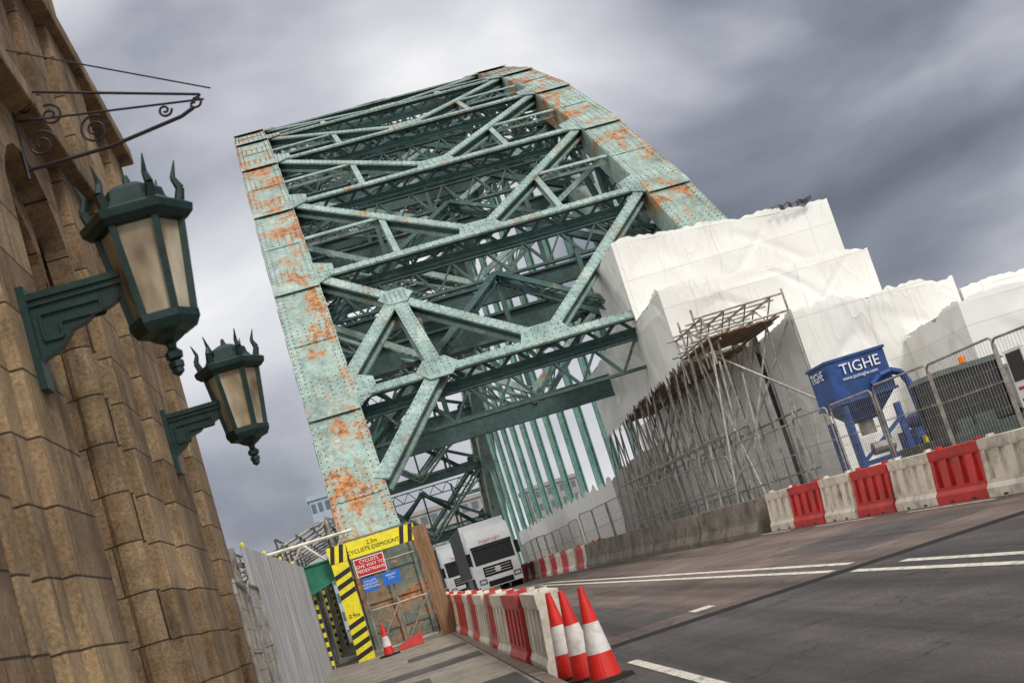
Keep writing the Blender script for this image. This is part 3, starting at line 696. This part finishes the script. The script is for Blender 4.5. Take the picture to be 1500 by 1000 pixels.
# ------------------------------------------------------------ telehandler
th=root('telehandler'); b=MB(); X,Y=13.2,28.5; gz=g(Y)
b.box(X-1.1,X+1.1,Y-.6,Y+2.6,gz+.5,gz+1.15,0); b.box(X-1.0,X-.1,Y-.5,Y+1.0,gz+1.15,gz+1.4,0)
for x in (X-1.1,X+1.1):
    for y in (Y,Y+2.2): b.cyl((x-.2,y,gz+.5),(x+.2,y,gz+.5),.5,1,20); b.cyl((x-.22,y,gz+.5),(x+.22,y,gz+.5),.25,2,12)
for (x,y) in ((X-1.0,Y-.5),(X+.35,Y-.5),(X-1.0,Y+.9),(X+.35,Y+.9)): b.box(x-.045,x+.045,y-.045,y+.045,gz+1.15,gz+2.35,1)
b.hexa([(X-1.1,Y-.6,gz+2.35),(X+.45,Y-.6,gz+2.35),(X+.45,Y+1,gz+2.35),(X-1.1,Y+1,gz+2.35),(X-1.0,Y-.5,gz+2.47),(X+.35,Y-.5,gz+2.47),(X+.35,Y+.9,gz+2.47),(X-1,Y+.9,gz+2.47)],0)
b.box(X-.95,X+.30,Y-.48,Y-.46,gz+1.2,gz+2.34,3); b.box(X-.95,X+.30,Y+.88,Y+.9,gz+1.4,gz+2.34,3); b.box(X-.6,X-.56,Y-.5,Y-.481,gz+1.2,gz+2.34,0)
b.box(X-1.02,X-1.0,Y-.44,Y+.84,gz+1.4,gz+2.33,3)
b.box(X-.65,X-.15,Y+.1,Y+.5,gz+1.4,gz+2.0,1); b.cyl((X-.5,Y-.2,gz+1.4),(X-.45,Y-.3,gz+1.8),.03,1,6)
b.beam((X+.75,Y-1.4,gz+.9),(X+.75,Y+2.7,gz+1.6),.26,.3,0); b.lathe((X-.3,Y-.3,gz+2.47),[(.06,0),(.08,.02),(.07,.15),(.03,.18)],10,4)
b.box(X-1.0,X+1.1,Y-1.5,Y-.9,gz+.35,gz+.5,0); b.box(X-1.25,X-1.15,Y-.7,Y-.62,gz+1.6,gz+1.9,1)
b.build('body',[M['machine'],M['blk'],M['yel'],M['tdk'],M['orange']],th)
sh=root('site_storage_container'); b=MB(); X0,X1,Y0,Y1=15.3,21.5,29.8,32.0; gz=g(30)
b.box(X0,X1,Y0,Y1,gz+.1,gz+2.2,0)
for k in range(26): b.box(X0+.1+k*.235,X0+.2+k*.235,Y0-.03,Y0-.001,gz+.25,gz+2.05,0)
b.box(X0-.03,X1+.03,Y0-.05,Y1+.03,gz+2.2,gz+2.3,0); b.box(X0+.6,X0+1.2,Y0-.06,Y0-.035,gz+.9,gz+1.8,1); b.box(X0+.66,X0+1.14,Y0-.07,Y0-.061,gz+1.3,gz+1.6,2)
b.build('shell',[M['hoard'],M['wsign'],M['blk']],sh)
ps=root('notice_board'); b=MB(); b.box(11.24,11.26,22.3,22.95,1.45,2.45,0); b.box(11.232,11.239,22.35,22.9,1.9,2.4,1); b.box(11.232,11.239,22.40,22.85,1.75,1.8,2); b.box(11.232,11.239,22.40,22.85,1.55,1.60,1); b.build('panel',[M['wsign'],M['blk'],M['redsign']],ps)
# ------------------------------------------------------------ truck
def truck(x,y):
    r_=root('articulated_lorry',(x,y,g(y)))
    b=MB(); W=1.22
    side=[(0.0,0.45),(-0.02,1.45),(0.16,2.55),(0.35,3.05),(0.75,3.55),(2.2,3.75),(2.2,0.45)]
    A=[(-W,p_,q) for p_,q in side]; B=[(W,p_,q) for p_,q in side]
    b.face(A,0); b.face(B[::-1],0)
    for k in range(len(side)): b.face([A[k],A[(k+1)%7],B[(k+1)%7],B[k]],0)
    def fr(z): return -0.02*(z-0.45) if z<1.45 else -0.02+0.18*(z-1.45)/1.1
    def panel(xa,xb,za,zb_,mi,o=0.02):
        b.hexa([(xa,fr(za)-o,za),(xb,fr(za)-o,za),(xb,fr(za)+.03,za),(xa,fr(za)+.03,za),(xa,fr(zb_)-o,zb_),(xb,fr(zb_)-o,zb_),(xb,fr(zb_)+.03,zb_),(xa,fr(zb_)+.03,zb_)],mi)
    panel(-1.12,1.12,1.62,2.50,1); panel(-.80,.80,0.92,1.46,2,.025)
    for k in range(3): panel(-.73,.73,1.04+k*.14,1.07+k*.14,3,.04)
    panel(-1.15,1.15,2.52,2.66,1,0.14)
    panel(-1.2,1.2,0.32,0.8,0,.06); panel(-.7,.7,.36,.66,2,.07)
    for sg in (-1,1):
        panel(min(sg*1.17,sg*.76),max(sg*1.17,sg*.76),.56,.84,1,.07); panel(min(sg*1.12,sg*.82),max(sg*1.12,sg*.82),.62,.78,3,.08)
        panel(min(sg*.12,sg*.06),max(sg*.12,sg*.06),1.66,1.70,2,.03)
        b.box(min(sg*1.25,sg*1.48),max(sg*1.25,sg*1.48),.05,.2,1.7,2.4,2)
        b.box(min(sg*1.221,sg*1.235),max(sg*1.221,sg*1.235),.55,1.3,1.65,2.4,1)
        b.cyl((sg*0.9,1.35,.5),(sg*1.2,1.35,.5),.5,2,20); b.cyl((sg*1.15,1.35,.5),(sg*1.225,1.35,.5),.25,3,12)
        for yy in (9.5,10.8,12.1): b.cyl((sg*0.85,yy,.5),(sg*1.2,yy,.5),.5,2,18)
        b.cyl((sg*0.85,4.2,.5),(sg*1.2,4.2,.5),.5,2,18)
        b.box(min(sg*1.14,sg*1.2),max(sg*1.14,sg*1.2),5,8.8,.45,1.0,4)
    b.cyl((0,-.10,1.2),(0,-.05,1.2),.17,3,16)
    b.box(-1.27,1.27,2.7,14.2,1.05,3.95,4); b.box(-1.29,1.29,2.68,2.8,1.0,4.0,0); b.box(-.5,.5,.9,14,.7,1.0,2)
    for sg in (-1,1):
        for yy in range(12): b.box(sg*1.285-.01,sg*1.285+.01,3.2+yy*.95,3.26+yy*.95,1.1,3.9,2)
    b.build('lorry_body',[M['tw'],M['tdk'],M['rub'],M['hl'],M['tg']],r_)
    text('cab_lettering','Stagefreight',(0,0.12,2.78),(math.radians(75),0,0),0.26,M['redsign'],r_)
truck(6.6,78); truck(6.1,100)
# ------------------------------------------------------------ pedestrian portal
pt=root('pedestrian_height_gate'); b=MB(); Y=36.0; gz=g(Y)+.1
zt0=3.3
b.box(-.92,1.32,Y-.05,Y+.05,zt0-.42,zt0,0)
b.box(-.90,-.48,Y-.04,Y+.06,gz,zt0-.42,0)
for xa,xb in ((-.92,-.42),(.86,1.32)):
    x=xa
    while x<xb-0.05:
        b.face([(x,Y-.054,zt0-.42),(min(x+.11,xb),Y-.054,zt0-.42),(min(x+.22,xb),Y-.054,zt0),(min(x+.11,xb),Y-.054,zt0)],1); x+=.22
z=gz+.05
while z<zt0-.65:
    if not (gz+.9<z<gz+1.35):
        b.face([(-.90,Y-.044,z),(-.48,Y-.044,z+.14),(-.48,Y-.044,z+.26),(-.90,Y-.044,z+.12)],1)
    z+=.25
b.box(1.25,1.62,Y-.06,Y+.02,gz,zt0-.1,2)
b.build('frame',[M['yel'],M['blk'],M['wood']],pt)
text('beam_text','2.3m\nCYCLISTS DISMOUNT',(.22,Y-.056,zt0-.18),rot,0.14,M['blk'],pt)
text('leg_text','0.9m',(-.69,Y-.048,gz+1.08),rot,0.14,M['blk'],pt)
sg_=root('cyclists_give_way_sign'); b=MB(); b.box(-.36,.40,Y-.10,Y-.08,zt0-.92,zt0-.47,1); b.box(-.34,.38,Y-.104,Y-.1005,zt0-.90,zt0-.49,0); b.build('plate',[M['redsign'],M['wsign']],sg_)
text('lettering','CYCLISTS\nGIVE WAY TO\nPEDESTRIANS',(.02,Y-.106,zt0-.60),rot,0.115,M['wsign'],sg_)
for xa,xb,za,zb_,tx in ((-.28,.10,1.98,2.32,'CYCLISTS\nDISMOUNT\nWIDTH 0.9m'),(.22,.66,2.0,2.32,'HEIGHT\n2.3m')):
    sg_=root('blue_information_sign'); b=MB(); b.box(xa,xb,Y-.09,Y-.07,za,zb_,0); b.build('plate',[M['bluesign']],sg_)
    text('lettering',tx,((xa+xb)/2,Y-.093,zb_-.11),rot,0.075,M['wsign'],sg_)
gt=root('site_gate'); b=MB()
for a,c in (((-.3,gz+.1),(1.2,gz+.1)),((-.3,gz+1.1),(1.2,gz+1.1)),((-.3,gz+2.2),(1.2,gz+2.2)),((-.3,gz+.1),(-.3,gz+2.5)),((.45,gz+.1),(.45,gz+2.5)),((1.2,gz+.1),(1.2,gz+2.5)),((-.3,gz+.15),(.45,gz+1.1)),((.45,gz+.15),(1.2,gz+1.1))):
    b.cyl((a[0],Y+.1,a[1]),(c[0],Y+.1,c[1]),.024,0,7)
for k in range(22): b.beam((-.3+k*.07,Y+.1,gz+.1),(-.3+k*.07,Y+.1,gz+2.2),.004,.004,0)
for k in range(20): b.beam((-.3,Y+.1,gz+.1+k*.11),(1.2,Y+.1,gz+.1+k*.11),.004,.004,0)
b.build('frame',[M['steel']],gt)
rb=root('fallen_red_sign'); b=MB(); b.hexa([(.1,35.2,gz),(.75,35.3,gz),(.75,35.6,gz+.05),(.15,35.6,gz+.05),(.1,35.25,gz+.04),(.75,35.32,gz+.24),(.75,35.62,gz+.3),(.15,35.62,gz+.1)],0); b.build('board',[M['red']],rb)
# ------------------------------------------------------------ covered walkway
cw=root('covered_walkway'); b=MB()
b.box(-1.62,-1.58,36.2,56,gz,2.2,4); b.box(-1.62,-1.58,36.2,56,2.21,3.1,0); b.box(-.55,-.51,36.3,40,gz,2.0,4); b.box(-1.6,-.4,36.25,39,3.02,3.06,0)
b.face([(-1.6,36.3,3.05),(-.4,36.3,3.05),(-.5,36.25,2.7),(-1.1,36.2,2.45),(-1.6,36.25,2.3)],0)
for k in range(8):
    y=36.6+k*2.5
    for x in (-1.52,-.60): b.cyl((x,y,gz),(x,y,3.0),.035,1,6)
    z=gz+.1
    while z<2.9 and k%3==0:
        b.box(-1.575,-1.50,y-.05,y+.05,z,z+.12,2); b.box(-1.574,-1.501,y-.049,y+.049,z+.12,z+.24,3); z+=.24
b.build('tunnel',[M['net'],M['steel'],M['yel'],M['blk'],M['hoard']],cw)
b=MB()
for x in (-.9,-2.3,-3.6):
    b.cyl((x,40,3.4),(x,58,3.6),.04,0,6); b.cyl((x,40,4.2),(x,58,4.4),.04,0,6)
    for k in range(12): b.cyl((x,40+k*1.5,3.4 if k%2 else 4.2),(x,41.5+k*1.5,4.2 if k%2 else 3.4),.03,0,5)
for k in range(9):
    y=40.5+k*2.1; b.cyl((-4.6,y,3.3+.02*k),(-.7,y,4.35+.02*k),.045,0,6)
for k in range(9):
    b.cyl((-4.4+k*.45,40.2,3.4+k*.12),(-4.4+k*.45,58,3.7+k*.12),.04,0 if k%3 else 3,5)
for a in ((-4.5,40),(-.8,40)): b.cyl((a[0],a[1],-1),(a[0],a[1],4.3),.05,0,6)
for k in range(6):
    b.cyl((-4.0+k*.6,39.8,3.1),(-3.4+k*.6,39.8,3.8) if k%2 else (-3.4+k*.6,39.8,3.1),.04,2,6); b.cyl((-4.0+k*.6,39.8,3.1 if k%2 else 3.8),(-3.4+k*.6,39.8,3.8 if k%2 else 3.1),.04,2,6)
b.cyl((-4.2,39.8,3.1),(-.2,39.8,3.1),.05,2,6); b.cyl((-4.2,39.8,3.8),(-.2,39.8,3.8),.05,2,6)
b.build('roof_frame',[M['steel'],M['board'],M['wht'],M['net']],cw)
# ------------------------------------------------------------ distant buildings
def building(name,x,y,w_,d,h,c,fl,co):
    r_=root(name); b=MB(); z0=-28
    b.box(x,x+w_,y,y+d,z0,h,0); b.box(x-.3,x+w_+.3,y-.3,y+d+.3,h,h+.8,0)
    fh=(h-z0)/fl; cw_=w_/co
    for i in range(fl):
        for j in range(co):
            b.box(x+cw_*(j+.2),x+cw_*(j+.8),y-.06,y-.02,z0+fh*(i+.3),z0+fh*(i+.8),1)
        for j in range(int(d/cw_)):
            b.box(x-.06,x-.02,y+cw_*(j+.2),y+cw_*(j+.8),z0+fh*(i+.3),z0+fh*(i+.8),1)
    b.build('block',[simple('facade',c,.8,.15,.3),cityglass('city_windows',(.10,.13,.17))],r_)
building('glass_tower',-7,250,6,8,23,(.35,.42,.5),16,5)
building('office_block',8,300,20,15,18,(.32,.30,.29),14,9)
building('office_block',36,300,12,15,16,(.30,.28,.27),16,9)
building('brick_warehouse',54,280,30,15,12,(.24,.15,.12),10,12)
building('office_block',-60,330,45,15,8,(.32,.3,.28),10,16)
building('brick_warehouse',90,320,60,15,18,(.25,.16,.12),12,18)
# ------------------------------------------------------------ world
wd=bpy.data.worlds.new("World"); scene.world=wd; wd.use_nodes=True; nt=wd.node_tree; nt.nodes.clear()
SAZ,SEL=152,44
out=nt.nodes.new('ShaderNodeOutputWorld'); bg=nt.nodes.new('ShaderNodeBackground'); bg2=nt.nodes.new('ShaderNodeBackground')
sky=nt.nodes.new('ShaderNodeTexSky'); sky.sky_type='NISHITA'; sky.sun_disc=False; sky.sun_elevation=math.radians(SEL); sky.sun_rotation=math.radians(SAZ); sky.dust_density=3
nt.links.new(sky.outputs[0],bg.inputs[0]); bg.inputs[1].default_value=0.07
tc=nt.nodes.new('ShaderNodeTexCoord'); mp=nt.nodes.new('ShaderNodeMapping'); mp.inputs['Scale'].default_value=(1,1,1.9); mp.inputs['Location'].default_value=(4.1,2.2,0.4)
nt.links.new(tc.outputs['Generated'],mp.inputs[0])
n1_=noi(nt,mp.outputs[0],3.2,6,0.46,0.25)
sx=nt.nodes.new('ShaderNodeSeparateXYZ'); nt.links.new(tc.outputs['Generated'],sx.inputs[0])
m1=mth(nt,'ADD',mth(nt,'MULTIPLY',sx.outputs[0],-0.30),n1_)
m2=mth(nt,'ADD',mth(nt,'MULTIPLY',sx.outputs[2],0.16),m1)
# added brightness in the unseen sky behind the viewer, lights camera-facing surfaces
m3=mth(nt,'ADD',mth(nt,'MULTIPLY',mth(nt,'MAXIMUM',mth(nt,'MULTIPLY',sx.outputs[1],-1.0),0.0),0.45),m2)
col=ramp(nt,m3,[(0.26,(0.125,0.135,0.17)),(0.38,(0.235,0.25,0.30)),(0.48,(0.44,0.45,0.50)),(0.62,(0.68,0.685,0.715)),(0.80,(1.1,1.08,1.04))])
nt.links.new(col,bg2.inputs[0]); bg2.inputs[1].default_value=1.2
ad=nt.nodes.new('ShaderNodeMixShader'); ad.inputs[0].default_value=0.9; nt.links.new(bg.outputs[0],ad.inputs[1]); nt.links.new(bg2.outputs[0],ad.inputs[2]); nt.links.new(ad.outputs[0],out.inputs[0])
sl=bpy.data.lights.new('sun','SUN'); sl.energy=1.9; sl.angle=math.radians(12); sl.color=(1,.96,.90)
so=bpy.data.objects.new('sun',sl); scene.collection.objects.link(so)
az=math.radians(SAZ); el=math.radians(SEL)
dv=V((math.sin(az)*math.cos(el),math.cos(az)*math.cos(el),math.sin(el)))
so.rotation_euler=dv.to_track_quat('Z','Y').to_euler()
# ------------------------------------------------------------ camera
cd=bpy.data.cameras.new('camera'); cam=bpy.data.objects.new('camera',cd); scene.collection.objects.link(cam); scene.camera=cam
cd.lens=50; cd.sensor_width=36; cd.clip_end=12000; cd.clip_start=0.1
yaw=math.radians(8.08); pit=math.radians(8.68); roll=math.radians(17.5)
fw=V((math.sin(yaw)*math.cos(pit),math.cos(yaw)*math.cos(pit),math.sin(pit)))
rt=V((math.cos(yaw),-math.sin(yaw),0)); up=rt.cross(fw)
r2=rt*math.cos(roll)-up*math.sin(roll); u2=up*math.cos(roll)+rt*math.sin(roll)
cam.matrix_world=Matrix(((r2.x,u2.x,-fw.x,0),(r2.y,u2.y,-fw.y,0),(r2.z,u2.z,-fw.z,1.45),(0,0,0,1)))
cd.dof.use_dof=True; cd.dof.focus_distance=45; cd.dof.aperture_fstop=4.5
scene.view_settings.view_transform='Standard'; scene.view_settings.look='None'; scene.view_settings.exposure=0
